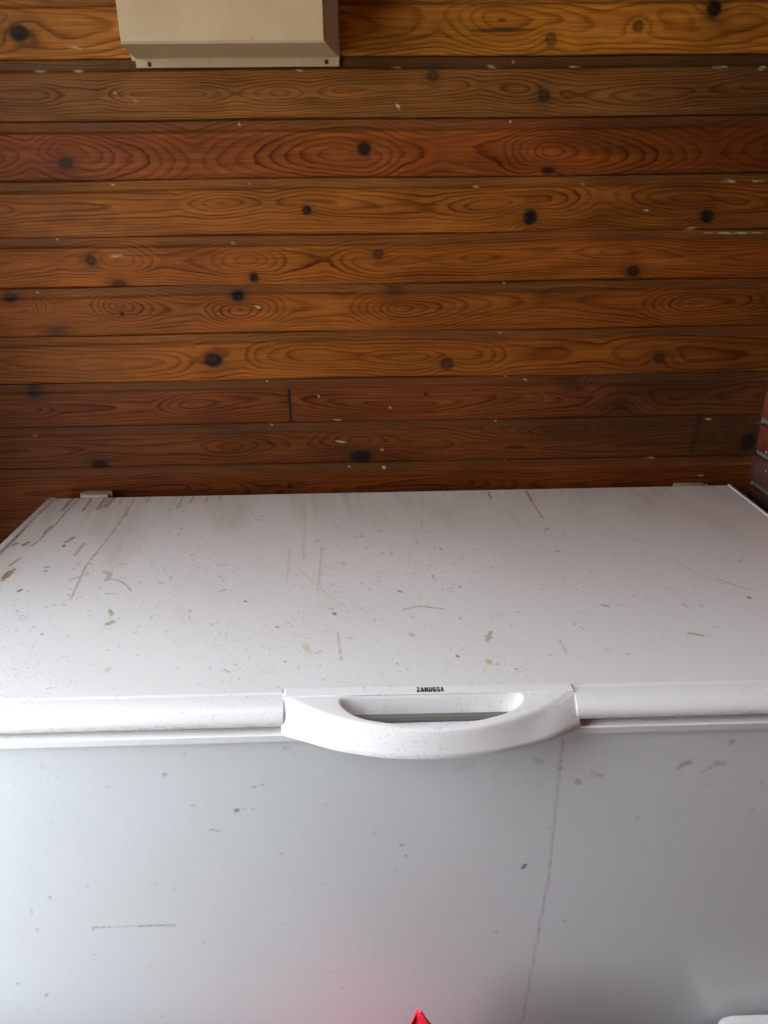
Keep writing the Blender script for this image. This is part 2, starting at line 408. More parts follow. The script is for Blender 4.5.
        if k == 2: tt = tt*(1-.5*smooth01(dust/.8)*smooth01((X+.9)/1.1))[..., None]
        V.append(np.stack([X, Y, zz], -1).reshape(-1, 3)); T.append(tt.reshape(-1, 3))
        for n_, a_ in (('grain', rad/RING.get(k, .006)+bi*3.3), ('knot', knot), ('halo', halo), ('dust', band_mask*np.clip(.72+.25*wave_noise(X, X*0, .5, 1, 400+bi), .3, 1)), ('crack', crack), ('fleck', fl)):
            A[n_].append(a_.ravel())
        nr, nc = X.shape
        idx = base+np.arange(nr*nc).reshape(nr, nc)
        Q.append(np.stack([idx[:-1, :-1], idx[1:, :-1], idx[1:, 1:], idx[:-1, 1:]], -1).reshape(-1, 4))
        base += nr*nc
        prev_bottom = zb
    # solid back of the wall
    bx = np.array([(XL, YW+.012, 0), (XR+.15, YW+.012, 0), (XR+.15, YW+.012, 2.26), (XL, YW+.012, 2.26), (XL, YW+.11, 0), (XR+.15, YW+.11, 0), (XR+.15, YW+.11, 2.26), (XL, YW+.11, 2.26)], float)
    V.append(bx); T.append(np.ones((8, 3))*.02)
    for n_ in A: A[n_].append(np.zeros(8))
    Q.append(base+np.array([(0, 1, 2, 3), (5, 4, 7, 6), (4, 0, 3, 7), (1, 5, 6, 2), (3, 2, 6, 7), (4, 5, 1, 0)]))
    me = bpy.data.meshes.new('wall_back')
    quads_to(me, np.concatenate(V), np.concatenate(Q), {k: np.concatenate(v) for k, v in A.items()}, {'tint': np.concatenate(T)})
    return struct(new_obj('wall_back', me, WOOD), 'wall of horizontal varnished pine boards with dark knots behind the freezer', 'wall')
build_wall()

# ------------------------------------------------------------------ brick wall on the right
def build_brick():
    V, Q, T = [], [], []; base = 0
    ys0, ys1 = -1.6, YW-.009
    course, jt = .0635, .011
    z = .872-.0635*13+.0055-.0635*0; row = 0
    while z < 2.19:
        y = ys1-(.0 if row % 2 == 0 else .105)
        segs = []
        if row % 2: segs.append((y+jt*.5, ys1))
        while y > ys0:
            segs.append((max(y-.205, ys0), y-jt*.5)); y -= .216
        for a, b in segs:
            if b-a < .02: continue
            x0 = XR+random.uniform(-.002, .0025); bv = .0035
            z0, z1 = z+jt*.5*0, z+course-jt
            if z0 < 0: z0 = .001
            if z1 < z0+.01: continue
            p = [(XR+.03, a, z0), (XR+.03, b, z0), (XR+.03, b, z1), (XR+.03, a, z1),
                 (x0+bv, a, z0), (x0+bv, b, z0), (x0+bv, b, z1), (x0+bv, a, z1),
                 (x0, a+bv, z0+bv), (x0, b-bv, z0+bv), (x0, b-bv, z1-bv), (x0, a+bv, z1-bv)]
            V += p
            for s in (0, 4):
                for i in range(4):
                    j = (i+1) % 4; Q.append((base+s+i, base+s+j, base+s+4+j, base+s+4+i))
            Q.append((base+8, base+9, base+10, base+11))
            t = np.array((.25, .050, .024))*random.uniform(.55, 1.1)
            if random.random() < .3: t = np.array((.10, .040, .028))
            T += [t]*12; base += 12
        z += course; row += 1
    me = bpy.data.meshes.new('wall_right'); quads_to(me, np.array(V), np.array(Q), None, {'tint': np.array(T)})
    me.materials.append(BRICK); me.materials.append(MORTAR)
    bm = bmesh.new(); bm.from_mesh(me)
    n0 = len(bm.faces); add_box(bm, XR+.0085, XR+.12, ys0, YW-.010, 0, 2.26)
    bm.faces.ensure_lookup_table()
    for f in bm.faces[n0:]: f.material_index = 1
    bm.to_mesh(me); bm.free()
    return struct(new_obj('wall_right', me), 'red brick wall with grey mortar at the right', 'wall')
build_brick()

# ------------------------------------------------------------------ rest of the room (off picture, it holds the daylight)
XLW, YF = -.97, -1.6
DY0, DY1, DZ0, DZ = -.10, .70, .40, 2.20     # the open window in the left wall
SX0, SX1, SY0, SY1 = -.80, .68, .31, .61
SHAFT = 2.91                                 # top of the added shaft     # added roof opening, sized to light the lid from above
def shell(name, boxes, mat, label, cat):
    bm = bmesh.new()
    for b in boxes: add_box(bm, *b)
    return struct(part(name, bm, mat, None), label, cat)
shell('floor', [(XLW-.17, XR+.12, YF-.12, YW+.11, -.1, 0)], CONC, 'grey concrete floor', 'floor')
shell('ceiling', [(XLW-.17, XR+.12, SY1, YW+.11, 2.26, 2.36), (XLW-.17, XR+.12, YF-.12, SY0, 2.26, 2.36), (XLW-.17, SX0, SY0, SY1, 2.26, 2.36), (SX1, XR+.12, SY0, SY1, 2.26, 2.36)], CEILM, 'dark board ceiling with an added opening for daylight', 'ceiling')
shell('wall_left', [(XLW-.17, XLW, DY1, YW+.11, 0, 2.26), (XLW-.17, XLW, YF-.12, DY0, 0, 2.26), (XLW-.17, XLW, DY0, DY1, DZ, 2.26), (XLW-.17, XLW, DY0, DY1, 0, DZ0)], CEILM, 'pine boarded wall with a tall open window', 'wall')
shell('wall_front', [(XLW, XR+.12, YF-.12, YF, 0, 2.26)], PLASTER, 'brown boarded wall behind the camera', 'wall')
e = .005
shell('window_1', [(XLW-.18, XLW+.012, DY1-e, DY1+.05, DZ0+e, DZ+.05), (XLW-.18, XLW+.012, DY0-.05, DY0+e, DZ0+e, DZ+.05), (XLW-.181, XLW+.013, DY0+e, DY1-e, DZ-e, DZ+.051), (XLW-.20, XLW+.03, DY0-.055, DY1+.055, DZ0-.03, DZ0+e)], TRIMM, 'painted frame of the tall open window', 'window')
shell('added_roof_shaft', [(SX0-.03, SX0+e, SY0-.03, SY1+.03, 2.24, SHAFT), (SX1-e, SX1+.03, SY0-.03, SY1+.03, 2.24, SHAFT), (SX0+e, SX1-e, SY0-.031, SY0+e, 2.239, SHAFT+.001), (SX0+e, SX1-e, SY1-e, SY1+.031, 2.239, SHAFT+.001)], CEILM, 'added boarded shaft that shapes daylight from the roof opening', 'window')  # unseen shaft added to narrow the light from above
bm = bmesh.new(); add_box(bm, -14, XLW-.17, -9, 9, -.14, -.04)
struct(part('ground', bm, PAVE, None), 'pale paved ground outside the doorway', 'ground')

# ------------------------------------------------------------------ chest freezer
FX0, FX1 = -.611, .704
FR, CREASE, REAR = .672, .705, 1.332      # front of lid, crease of lid top, rear edge
fz = thing('chest_freezer', 'large white chest freezer with dirty lid against the boarded wall', 'chest freezer', ((FX0+FX1)/2, 1.0, 0))

def strokes(P2, S, res):
    """P2 (n,2) plane coords; S list of (points, width m, strength)"""
    o = np.zeros(len(P2))
    for pts, w, st in S:
        pts = np.array(pts, float)
        lo, hi = pts.min(0)-w*3, pts.max(0)+w*3
        m = np.where(((P2 > lo) & (P2 < hi)).all(1))[0]
        if not len(m): continue
        q = P2[m]; best = np.zeros(len(m))
        segs = zip(pts[:-1], pts[1:]) if len(pts) > 1 else [(pts[0], pts[0]+1e-6)]
        for a, b in segs:
            ab = b-a; t = np.clip(((q-a)@ab)/(ab@ab), 0, 1)
            d = np.linalg.norm(q-a-t[:, None]*ab, axis=1)
            best = np.maximum(best, smooth01((w*.5+res*.6-d)/(res*.85)))
        o[m] = np.maximum(o[m], best*st*(np.clip(.82+.4*np.sin(q[:, 0]*910+q[:, 1]*370)*np.sin(q[:, 1]*640-q[:, 0]*250), .15, 1) if len(pts) > 1 and np.abs(pts[-1]-pts[0]).max() > .02 else 1))
    return o
def LP(*pts): return [on_plane(x, y, 2, ZT)[:2] for x, y in pts]
def FP(*pts): return [on_plane(x, y, 1, .677)[[0, 2]] for x, y in pts]

# lid: one dense skin from rear skirt over the top and the rounded front lip
def lid_mesh():
    step = .002
    xs = np.linspace(FX0+.004, FX1-.004, int((FX1-FX0)/step))
    prof = [(REAR, .857, 0), (REAR, .876, 0), (REAR-.001, .879, 0), (REAR-.004, ZT, 0)]
    ny = int((REAR-.004-CREASE)/step)
    prof += [(y, ZT, 0) for y in np.linspace(REAR-.006, CREASE, ny)]
    lipA = [(CREASE-.0015, ZT-.0009), (CREASE-.003, ZT-.0011)]
    cx, cz, r = CREASE-.004, ZT-.0012, 1
    n = 14
    lipA += [(FR+(cx-FR)*(1-math.sin(math.pi/2*t)), .862+(cz-.862)*math.cos(math.pi/2*t)) for t in np.linspace(.06, 1, n)]
    lipA += [(FR, .8600), (FR, .8585), (FR+.0012, .8570), (FR+.004, .8565), (FR+.03, .8565)]
    lipA = np.array(lipA)
    # set back behind the grip, where the moulding replaces the lip
    lipB = lipA.copy(); lipB[:, 0] = .7000+(lipA[:, 0]-FR)*(CREASE-.7000)/(CREASE-FR); lipB[-1, 0] = FR+.03
    nA = len(lipA)
    w = smooth01((np.minimum(xs-(-.1005), .2295-xs))/.0035)
    top = np.array([(p[0], p[1]) for p in prof])
    P = np.zeros((len(top)+nA, len(xs), 3))
    P[..., 0] = xs[None]
    P[:len(top), :, 1] = top[:, 0][:, None]; P[:len(top), :, 2] = top[:, 1][:, None]
    for c in range(2):
        P[len(top):, :, 1+c] = lipA[:, c][:, None]*(1-w)+lipB[:, c][:, None]*w
    # very slight dish and ripple of the sheet metal
    on = (np.arange(P.shape[0]) >= 3) & (np.arange(P.shape[0]) < len(top)-4)
    rip = wave_noise(P[..., 0], P[..., 1], .6, .4, 77)*.0007
    P[..., 2] += np.where(on[:, None], rip*smooth01((P[..., 1]-CREASE-.01)/.08)*smooth01((REAR-.01-P[..., 1])/.06), 0)
    P2 = P[..., :2].reshape(-1, 2)
    mm = .001
    brown = [(LP((73, 498), (62, 511)), 5*mm, .75), (LP((80, 498), (70, 508), (56, 524), (33, 545)), 2*mm, .75), (LP((92, 498), (83, 511)), 4*mm, .8),
             (LP((105, 498), (97, 510)), 5*mm, .85), (LP((114, 498), (106, 507)), 7*mm, .6), (LP((109, 498), (101, 509)), 3*mm, .5), (LP((123, 498), (119, 504)), 3*mm, .5), (LP((135, 498), (128, 511), (105, 542), (86, 566), (71, 599)), 1.6*mm, .55),
             (LP((128, 508), (126, 515)), 5*mm, .5), (LP((150, 497), (147, 502)), 3*mm, .45), (LP((183, 496), (177, 508)), 2.5*mm, .5), (LP((194, 496), (190, 503)), 2.5*mm, .55), (LP((208, 496), (206, 502)), 2.5*mm, .5), (LP((221, 495), (219, 500)), 2.5*mm, .5),
             (LP((54, 500), (30, 522), (15, 540), (0, 555)), 1.8*mm, .6), (LP((50, 505), (42, 514)), 4*mm, .35), (LP((10, 572), (5, 577)), 8*mm, .7), (LP((14, 569), (3, 580)), 5*mm, .6), (LP((17, 543), (12, 545)), 5*mm, .6), (LP((28, 542), (23, 545)), 5*mm, .6), (LP((20, 558), (10, 565)), 4*mm, .6),
             (LP((52, 526), (44, 533)), 5*mm, .55), (LP((74, 537), (66, 542)), 5*mm, .5), (LP((64, 545), (64, 546)), 4*mm, .6), (LP((84, 543), (75, 555)), 4*mm, .4), (LP((48, 567), (45, 567)), 3*mm, .7), (LP((45, 571), (46, 571)), 3*mm, .7), (LP((21, 590), (19, 591)), 4*mm, .7),
             (LP((107, 578), (120, 581), (127, 586), (131, 591)), 2*mm, .4), (LP((105, 572), (110, 574), (107, 580)), 6*mm, .35), (LP((113, 622), (108, 624)), 6*mm, .4), (LP((110, 610), (112, 615)), 3*mm, .4), (LP((88, 574), (70, 580)), 3*mm, .35), (LP((160, 490), (150, 498)), 2*mm, .3),
             (LP((526, 491), (532, 502)), 3.5*mm, .7), (LP((532, 502), (543, 518)), 1.6*mm, .55), (LP((488, 491), (491, 498)), 3*mm, .6), (LP((557, 551), (558, 552)), 3*mm, .5), (LP((404, 609), (420, 606), (443, 609)), 1.6*mm, .5), (LP((487, 641), (491, 632)), 3.5*mm, .5), (LP((485, 636), (492, 638)), 2*mm, .4),
             (LP((306, 500), (303, 560)), 1.6*mm, .18), (LP((322, 548), (318, 590)), 2*mm, .25), (LP((290, 548), (287, 580)), 2*mm, .18), (LP((602, 605), (608, 606)), 3*mm, .4), (LP((690, 633), (702, 635)), 4*mm, .35), (LP((716, 578), (738, 586), (755, 590)), 2*mm, .3), (LP((749, 597), (750, 598)), 3*mm, .7),
             (LP((300, 570), (330, 596), (345, 606)), 1.5*mm, .18), (LP((668, 555), (700, 575), (725, 584)), 2*mm, .2), (LP((618, 532), (660, 548)), 3*mm, .12), (LP((545, 530), (548, 528)), 3*mm, .3), (LP((560, 640), (566, 652)), 2*mm, .3), (LP((338, 633), (341, 660)), 2*mm, .3)]
    # dirt gathered along the crease of the lip and by the grip
    brown += [(LP((x, 702-.026*x-.3), (x+9, 702-.026*(x+9)-.3)), 1.2*mm, float(RNG.uniform(.05, .35))) for x in range(-20, 790, 10)]
    yellow = [(LP((305, 645), (309, 652)), 7*mm, .45), (LP((411, 634), (413, 636)), 6*mm, .7), (LP((488, 661), (489, 663)), 7*mm, .75), (LP((110, 612), (111, 620)), 6*mm, .3), (LP((180, 610), (186, 622)), 18*mm, .10), (LP((320, 604), (335, 606)), 14*mm, .12), (LP((109, 668), (106, 671)), 7*mm, .4), (LP((8, 566), (2, 580)), 14*mm, .35), (LP((30, 540), (5, 562)), 26*mm, .14)]
    sp_d, sp_b = [], []
    for _ in range(1000):
        x, y = RNG.uniform(FX0, FX1), CREASE+(REAR-CREASE)*RNG.beta(1.2, 1.1)
        if RNG.random() > .45+.55*smooth01((.35-x)/.6): continue
        s = RNG.exponential(.9)*mm
        a = RNG.uniform(0, 6.28); L = RNG.exponential(2.2)*mm
        (sp_d if RNG.random() < .35 else sp_b).append(([(x, y), (x+L*math.cos(a), y+L*math.sin(a)*1.3)], s, float(RNG.uniform(.15, .6))))
    for cx, cy, sx, sy, n_ in ((-.33, 1.12, .10, .16, 190), (-.05, 1.02, .12, .12, 130), (.15, .95, .15, .15, 110), (.45, .92, .12, .12, 70), (-.5, 1.15, .07, .12, 110), (.02, 1.12, .05, .06, 60), (-.28, .98, .05, .05, 50)):
        for _ in range(n_):
            x, y = RNG.normal(cx, sx), RNG.normal(cy, sy)
            if not (FX0+.01 < x < FX1-.01 and CREASE+.01 < y < REAR-.01): continue
            L = RNG.exponential(3)*mm; a = RNG.uniform(0, 6.28)
            sp_b.append(([(x, y), (x+L*math.cos(a), y+L*math.sin(a))], RNG.exponential(.9)*mm, float(RNG.uniform(.2, .6))))
    dark = [(LP((334, 613), (335, 614)), 4*mm, .8), (LP((245, 601), (246, 602)), 3*mm, .7), (LP((457, 656), (458, 657)), 3*mm, .8), (LP((440, 549), (441, 550)), 3*mm, .6), (LP((285, 701), (283, 690)), 2*mm, .8)] + sp_d
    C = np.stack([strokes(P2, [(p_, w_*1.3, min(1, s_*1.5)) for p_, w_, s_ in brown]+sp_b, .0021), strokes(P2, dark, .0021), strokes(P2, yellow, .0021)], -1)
    bounce_film = smooth01((P2[:, 1]-1.16+.10*wave_noise(P2[:, 0], P2[:, 1], .16, .5, 720)+.12*smooth01((-.25-P2[:, 0])/.3))/.2)  # rear grime film that also paints the wall's warm bounce into the lid
    C[:, 0] = np.maximum(C[:, 0], bounce_film*(.17+.08*wave_noise(P2[:, 0], P2[:, 1], .03, .25, 721)))
    lipmask = np.zeros(P.shape[:2]); lipmask[len(top):] = 1
    lm = lipmask.ravel()
    # smear along the lower edge of the lip
    sm = smooth01((wave_noise(P[..., 0], P[..., 2]*6, .05, .03, 501).ravel()-.15)/.5)*smooth01((.866-P[..., 2].ravel())/.006)*lm
    C[:, 0] = np.where(lm > 0, sm*.32, C[:, 0]*(1-lm)); C[:, 1] *= (1-lm)
    nr, nc = P.shape[:2]
    Pl = P-np.array(fz.location)
    me = bpy.data.meshes.new('lid'); idx = np.arange(nr*nc).reshape(nr, nc)
    q = np.stack([idx[:-1, :-1], idx[1:, :-1], idx[1:, 1:], idx[:-1, 1:]], -1).reshape(-1, 4)
    quads_to(me, Pl.reshape(-1, 3), q, None, {'stain_bounce': C})
    # close the underside and the two ends
    bm = bmesh.new(); bm.from_mesh(me); bm.verts.ensure_lookup_table()
    bm.faces.new([bm.verts[i] for i in idx[0, :]] + [bm.verts[i] for i in idx[-1, ::-1]])
    bm.faces.new([bm.verts[i] for i in idx[:, 0]][::-1]); bm.faces.new([bm.verts[i] for i in idx[:, -1]])
    bm.to_mesh(me); bm.free()
    me.shade_smooth(); me.set_sharp_from_angle(angle=math.radians(40))
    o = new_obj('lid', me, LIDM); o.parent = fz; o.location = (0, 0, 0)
    return o
lid = lid_mesh()
# raised trims along both ends of the lid
for x0, x1 in ((FX0, FX0+.013), (FX1-.006, FX1)):
    bm = bmesh.new(); add_box(bm, x0, x1, FR+.004, REAR+.0005, .857, ZT+.0016, .0015, 2)
    part('end_trim', bm, RIMM, lid, True)

# cabinet with a dense front sheet that carries its marks
def body_mesh():
    x0, x1, y0, y1 = FX0+.008, FX1-.008, .677, 1.318
    r = .012
    xs = np.linspace(x0+r, x1-r, 430)
    ol = [(x, y0) for x in xs]
    for cx, cy, a0 in ((x1-r, y0+r, 270), (x1-r, y1-r, 0), (x0+r, y1-r, 90), (x0+r, y0+r, 180)):
        ol += [(cx+r*math.cos(math.radians(a0+90*k/5)), cy+r*math.sin(math.radians(a0+90*k/5))) for k in range(0 if a0 else 0, 6)]
    ol = np.array(ol)
    keep = [0]+[i for i in range(1, len(ol)) if np.linalg.norm(ol[i]-ol[i-1]) > 1e-6 and np.linalg.norm(ol[i]-ol[0]) > 1e-6]
    ol = ol[keep]
    zs = np.concatenate([[0.0, .1, .2], np.arange(.25, .8385, .0028), [.8395]])
    P = np.zeros((len(zs), len(ol), 3)); P[..., 0] = ol[:, 0]; P[..., 1] = ol[:, 1]; P[..., 2] = zs[:, None]
    P2 = P[..., [0, 2]].reshape(-1, 2); fr = (P[..., 1] < y0+.001).ravel()
    mm = .001
    brown = [(FP((563, 741), (559, 767)), 1.8*mm, .5), (FP((560, 768), (560, 769)), 4*mm, .7), (FP((559, 770), (548, 880), (538, 935), (522, 1023)), 1.6*mm, .5), (FP((92, 927), (110, 927)), 1.6*mm, .7), (FP((110, 927), (140, 926)), 1.2*mm, .35), (FP((140, 926), (175, 925.5)), 1.8*mm, .8),
             (FP((683, 764), (690, 762)), 6*mm, .5), (FP((679, 768), (681, 766)), 4*mm, .5), (FP((716, 763), (724, 764)), 6*mm, .4), (FP((708, 768), (713, 767)), 4*mm, .3), (FP((577, 781), (579, 783)), 4*mm, .6), (FP((593, 773), (602, 776)), 4*mm, .35), (FP((733, 740), (731, 744)), 4*mm, .4), (FP((458, 768), (472, 764)), 10*mm, .12), (FP((536, 760), (542, 762)), 6*mm, .25), (FP((150, 741), (150, 742)), 2*mm, .4), (FP((284, 748), (290, 749)), 2*mm, .4)]
    dark = [(FP((523, 868), (525, 865)), 3.5*mm, .85), (FP((164, 774), (165, 775)), 3*mm, .6), (FP((236, 811), (237, 810)), 4*mm, .7), (FP((254, 787), (255, 787)), 2*mm, .5), (FP((262, 785), (263, 785)), 2*mm, .4), (FP((210, 830), (219, 831)), 1.6*mm, .45), (FP((18, 983), (18, 984)), 2*mm, .5), (FP((46, 996), (47, 994)), 2*mm, .5), (FP((37, 929), (38, 930)), 2.5*mm, .4), (FP((49, 897), (49, 898)), 2*mm, .5), (FP((401, 845), (402, 845)), 2*mm, .6), (FP((406, 855), (406, 856)), 2*mm, .5), (FP((564, 921), (565, 922)), 2.5*mm, .4), (FP((637, 818), (638, 818)), 2.5*mm, .5), (FP((495, 932), (497, 933)), 2*mm, .4)]
    for _ in range(210):
        x, z = RNG.uniform(x0, x1), RNG.uniform(.3, .83)
        L = RNG.exponential(1.5)*mm; a = RNG.uniform(0, 6.28)
        (brown if RNG.random() < .6 else dark).append(([(x, z), (x+L*math.cos(a), z+L*math.sin(a))], RNG.exponential(.7)*mm, float(RNG.uniform(.12, .5))))
    C = np.stack([strokes(P2, brown, .0028), strokes(P2, dark, .0028), P2[:, 0]*0], -1)*fr[:, None]
    n = len(ol); idx = np.arange(len(zs)*n).reshape(len(zs), n); nx = np.roll(idx, -1, 1)
    q = np.stack([idx[:-1], nx[:-1], nx[1:], idx[1:]], -1).reshape(-1, 4)
    me = bpy.data.meshes.new('cabinet'); quads_to(me, (P-np.array(fz.location)).reshape(-1, 3), q, None, {'stain_bounce': C})
    bm = bmesh.new(); bm.from_mesh(me); bm.verts.ensure_lookup_table()
    bm.faces.new([bm.verts[i] for i in idx[0, ::-1]]); bm.faces.new([bm.verts[i] for i in idx[-1]])
    bm.to_mesh(me); bm.free(); me.shade_smooth(); me.set_sharp_from_angle(angle=math.radians(40))
    o = new_obj('cabinet', me, PANELM); o.parent = fz; o.location = (0, 0, 0)
body_mesh()
# rim frame on the cabinet, with its sloping ledge, and the gasket under the lid
bm = bmesh.new()
def rr(off, z): return [(x, y, z) for x, y in rrect(FX0+.003+off, FX1-.003-off, FR+off, 1.323-off, .012, 5)]
loft(bm, [rr(.004, .8365), rr(.0, .8372), rr(0, .8455), rr(.0006, .8462), rr(.0075, .8492), rr(.0105, .8500), rr(.06, .8500), rr(.06, .8365)], False, False)
part('rim', bm, RIMM, fz, True)
bm = bmesh.new()
loft(bm, [rr(.012, .8500), rr(.010, .8530), rr(.012, .8566), rr(.030, .8566), rr(.030, .8500)], False, False)
part('gasket', bm, GASK, fz, True)

# grip: a bow moulding with a finger opening
def handle():
    tops = [(-.1010, .699), (-.0985, .6965), (-.092, .690), (-.071, .676), (-.037, .659), (.007, .6455), (.033, .6405), (.062, .6378), (.103, .6400), (.137, .647), (.184, .665), (.211, .681), (.222, .6885), (.2287, .6955), (.2310, .699)]
    back = [(.2295, .7065), (.19, .7068), (.12, .7074), (.06, .7080), (0, .7086), (-.06, .7092), (-.1015, .7098)]
    outer = np.array(tops+back)
    hole = np.array([(-.0362, .6915), (-.0360, .684), (-.030, .675), (-.0215, .667), (-.006, .6595), (.02, .6535), (.050, .6505), (.085, .6510), (.12, .6560), (.145, .6635), (.158, .6715), (.1655, .680), (.1685, .687), (.166, .692),
                     (.155, .6928), (.12, .6931), (.08, .6934), (.04, .6937), (0, .6940), (-.025, .6940)])
    def dense(P, n, sig):
        Pc = np.vstack([P, P[:1]]); seg = np.linalg.norm(np.diff(Pc, axis=0), axis=1); u0 = np.r_[0, np.cumsum(seg)]
        u = np.linspace(0, u0[-1], n, endpoint=False)
        D = np.stack([np.interp(u, u0, Pc[:, 0]), np.interp(u, u0, Pc[:, 1])], 1)
        if sig:
            k = np.hanning(sig*2+1); k /= k.sum()
            D = np.stack([np.convolve(np.r_[D[-sig:, i], D[:, i], D[:sig, i]], k, 'valid') for i in (0, 1)], 1)
        return D
    # bow smoothed on its own so the two end corners stay crisp
    tb_ = np.array(tops); seg = np.r_[0, np.cumsum(np.linalg.norm(np.diff(tb_, axis=0), axis=1))]
    u = np.linspace(0, seg[-1], 91); bow = np.stack([np.interp(u, seg, tb_[:, i]) for i in (0, 1)], 1)
    k = np.hanning(23); k /= k.sum()
    ext = np.vstack([2*bow[0]-bow[11:0:-1], bow, 2*bow[-1]-bow[-2:-13:-1]])
    bow = np.stack([np.convolve(ext[:, i], k, 'valid') for i in (0, 1)], 1)
    O = np.vstack([bow, np.array(back)])
    Hh = dense(hole, 200, 4)
    def area(P): return .5*np.sum(P[:, 0]*np.roll(P[:, 1], -1)-P[:, 1]*np.roll(P[:, 0], -1))
    flipped = area(O) < 0
    if flipped: O = O[::-1]
    if area(Hh) < 0: Hh = Hh[::-1]
    def offset(P, d):
        """inward offset of a counter-clockwise loop"""
        a = P-np.roll(P, 1, 0); b = np.roll(P, -1, 0)-P
        a /= np.linalg.norm(a, axis=1, keepdims=True); b /= np.linalg.norm(b, axis=1, keepdims=True)
        na = np.stack([-a[:, 1], a[:, 0]], 1); nb = np.stack([-b[:, 1], b[:, 0]], 1)
        m = na+nb; m /= np.linalg.norm(m, axis=1, keepdims=True)
        return P+m*d/np.maximum((m*na).sum(1, keepdims=True), .5)
    def zp(P): return .8815-.105*(.709-P[:, 1])
    bm = bmesh.new()
    def ring(P, z): return [bm.verts.new((p[0], p[1], zz)) for p, zz in zip(P, z)]
    isback = O[:, 1] > .7035
    zb = np.where(isback, .8785, .8405+.0*O[:, 1])
    orr = []
    # outline of the lower edge, and how far each point flares toward it
    low = np.array([(-.1030, .668), (-.095, .664), (-.070, .6555), (-.037, .643), (.006, .632), (.033, .6285), (.058, .627), (.082, .6275), (.102, .629), (.136, .634), (.183, .647), (.208, .656), (.224, .6645), (.2320, .668)])
    sl = np.r_[0, np.cumsum(np.linalg.norm(np.diff(low, axis=0), axis=1))]; sl /= sl[-1]
    nb = len(bow); ub = np.linspace(0, 1, nb)
    LW = np.stack([np.interp(ub, sl, low[:, i]) for i in (0, 1)], 1)
    kk = np.hanning(15); kk /= kk.sum(); e2 = np.vstack([2*LW[0]-LW[7:0:-1], LW, 2*LW[-1]-LW[-2:-9:-1]])
    LW = np.stack([np.convolve(e2[:, i], kk, 'valid') for i in (0, 1)], 1)
    endness = smooth01((np.abs(ub-.5)-.30)/.2)
    low_full = np.vstack([LW, np.array(back)]); en_full = np.r_[endness, np.zeros(len(back))]
    if flipped: low_full, en_full = low_full[::-1], en_full[::-1]
    zlow = np.where(isback, .8785, .8500+.004*en_full)
    for d, fl_, dz in ((.0015, 1, None), (0, 1, 'b'), (0, 1, .0045), (0, .92, .45), (0, .72, .22), (0, .45, .10), (0, .2, .035), (0, .06, .0), (.0012, 0, .0), (.0030, 0, .0), (.0048, 0, 0)):
        P = O+(low_full-O)*fl_
        if d: P = offset(P, d)
        zt0 = zp(O)
        if dz is None: z = zlow-.006*(~isback)
        elif dz == 'b': z = zlow-.0045*(~isback)
        elif dz == .0045: z = zlow+.0005
        elif fl_ > 0:
            st = 1-fl_                      # straight near the middle, rounded at the ends
            drop = (fl_**1.9)*en_full+(fl_**1.0)*(1-en_full)
            z = zt0-.0012-(zt0-.0012-zlow-.0005)*drop
            z = np.maximum(z, zlow+.0006)
        else: z = zp(P)-(.0004 if d < .002 else 0)
        orr.append(ring(P, z))
    hr = []
    for d, dz in ((.0052, None), (.0003, .0048), (0, .0042), (-.0006, .0022), (-.0018, .0008), (-.0034, .0001), (-.0044, 0)):
        P = offset(Hh, d) if d else Hh
        hr.append(ring(P, np.full(len(P), .8425) if dz is None else zp(P)-dz))
    for R in (orr, hr):
        for a, b in zip(R[:-1], R[1:]):
            n = len(a)
            for i in range(n):
                j = (i+1) % n; bm.faces.new((a[i], a[j], b[j], b[i]))
    from mathutils.geometry import tessellate_polygon
    for A_, B_ in ((orr[-1], hr[-1]), (orr[0], hr[0])):
        allv = A_+B_
        for tri in tessellate_polygon([[Vector((v.co.x, v.co.y, 0)) for v in A_], [Vector((v.co.x, v.co.y, 0)) for v in B_]]):
            try: bm.faces.new([allv[q] for q in tri])
            except ValueError: pass
    return part('handle', bm, PLAST, lid, True)
grip = handle()
# badge strip along the back of the grip, with its lettering
bm = bmesh.new()
def strip_loop(z, i=0): return [(-.1003+i, .6960+i, .8815-.105*(.709-.6960)+z), (.2293-i, .6935+i, .8815-.105*(.709-.6935)+z), (.2285-i, .7062-i, .8815-.105*(.709-.7062)+z), (-.1005+i, .7092-i, .8815+z)]
loft(bm, [strip_loop(-.001), strip_loop(.0007), strip_loop(.0011, .0005)])
badge = part('name_strip', bm, PLAST, grip, False)
bm = bmesh.new()
lx0, lz, lh, lw, gap = .0505, .8822, .0078, .0037, .00095
ly = .6978
th = .0012
def stroke_box(ax, ay, bx, by, w=th):
    a, b = Vector((ax, ay)), Vector((bx, by)); d = (b-a).normalized(); nn = Vector((-d.y, d.x))*w/2; a = a-d*w*.35; b = b+d*w*.35
    q = [a+nn, a-nn, b-nn, b+nn]
    loft(bm, [[(p.x, p.y, z) for p in q] for z in (lz-.001, lz+.0002)])
GL = {'Z': [(0, 1, 1, 1), (1, 1, 0, 0), (0, 0, 1, 0)], 'A': [(0, 0, .5, 1), (.5, 1, 1, 0), (.2, .3, .8, .3)], 'N': [(0, 0, 0, 1), (0, 1, 1, 0), (1, 0, 1, 1)],
      'U': [(0, 1, 0, 0), (0, 0, 1, 0), (1, 0, 1, 1)], 'S': [(1, 1, 0, 1), (0, 1, 0, .52), (0, .52, 1, .48), (1, .48, 1, 0), (1, 0, 0, 0)], 'I': [(.2, 0, .2, 1), (.38, 0, .38, 1)]}
x = lx0
for ch in 'ZANUSSI':
    for a, b, c_, d in GL[ch]: stroke_box(x+a*(lw-th), ly+b*(lh-th)-.0125*(x-lx0), x+c_*(lw-th), ly+d*(lh-th)-.0125*(x-lx0))
    x += lw+gap
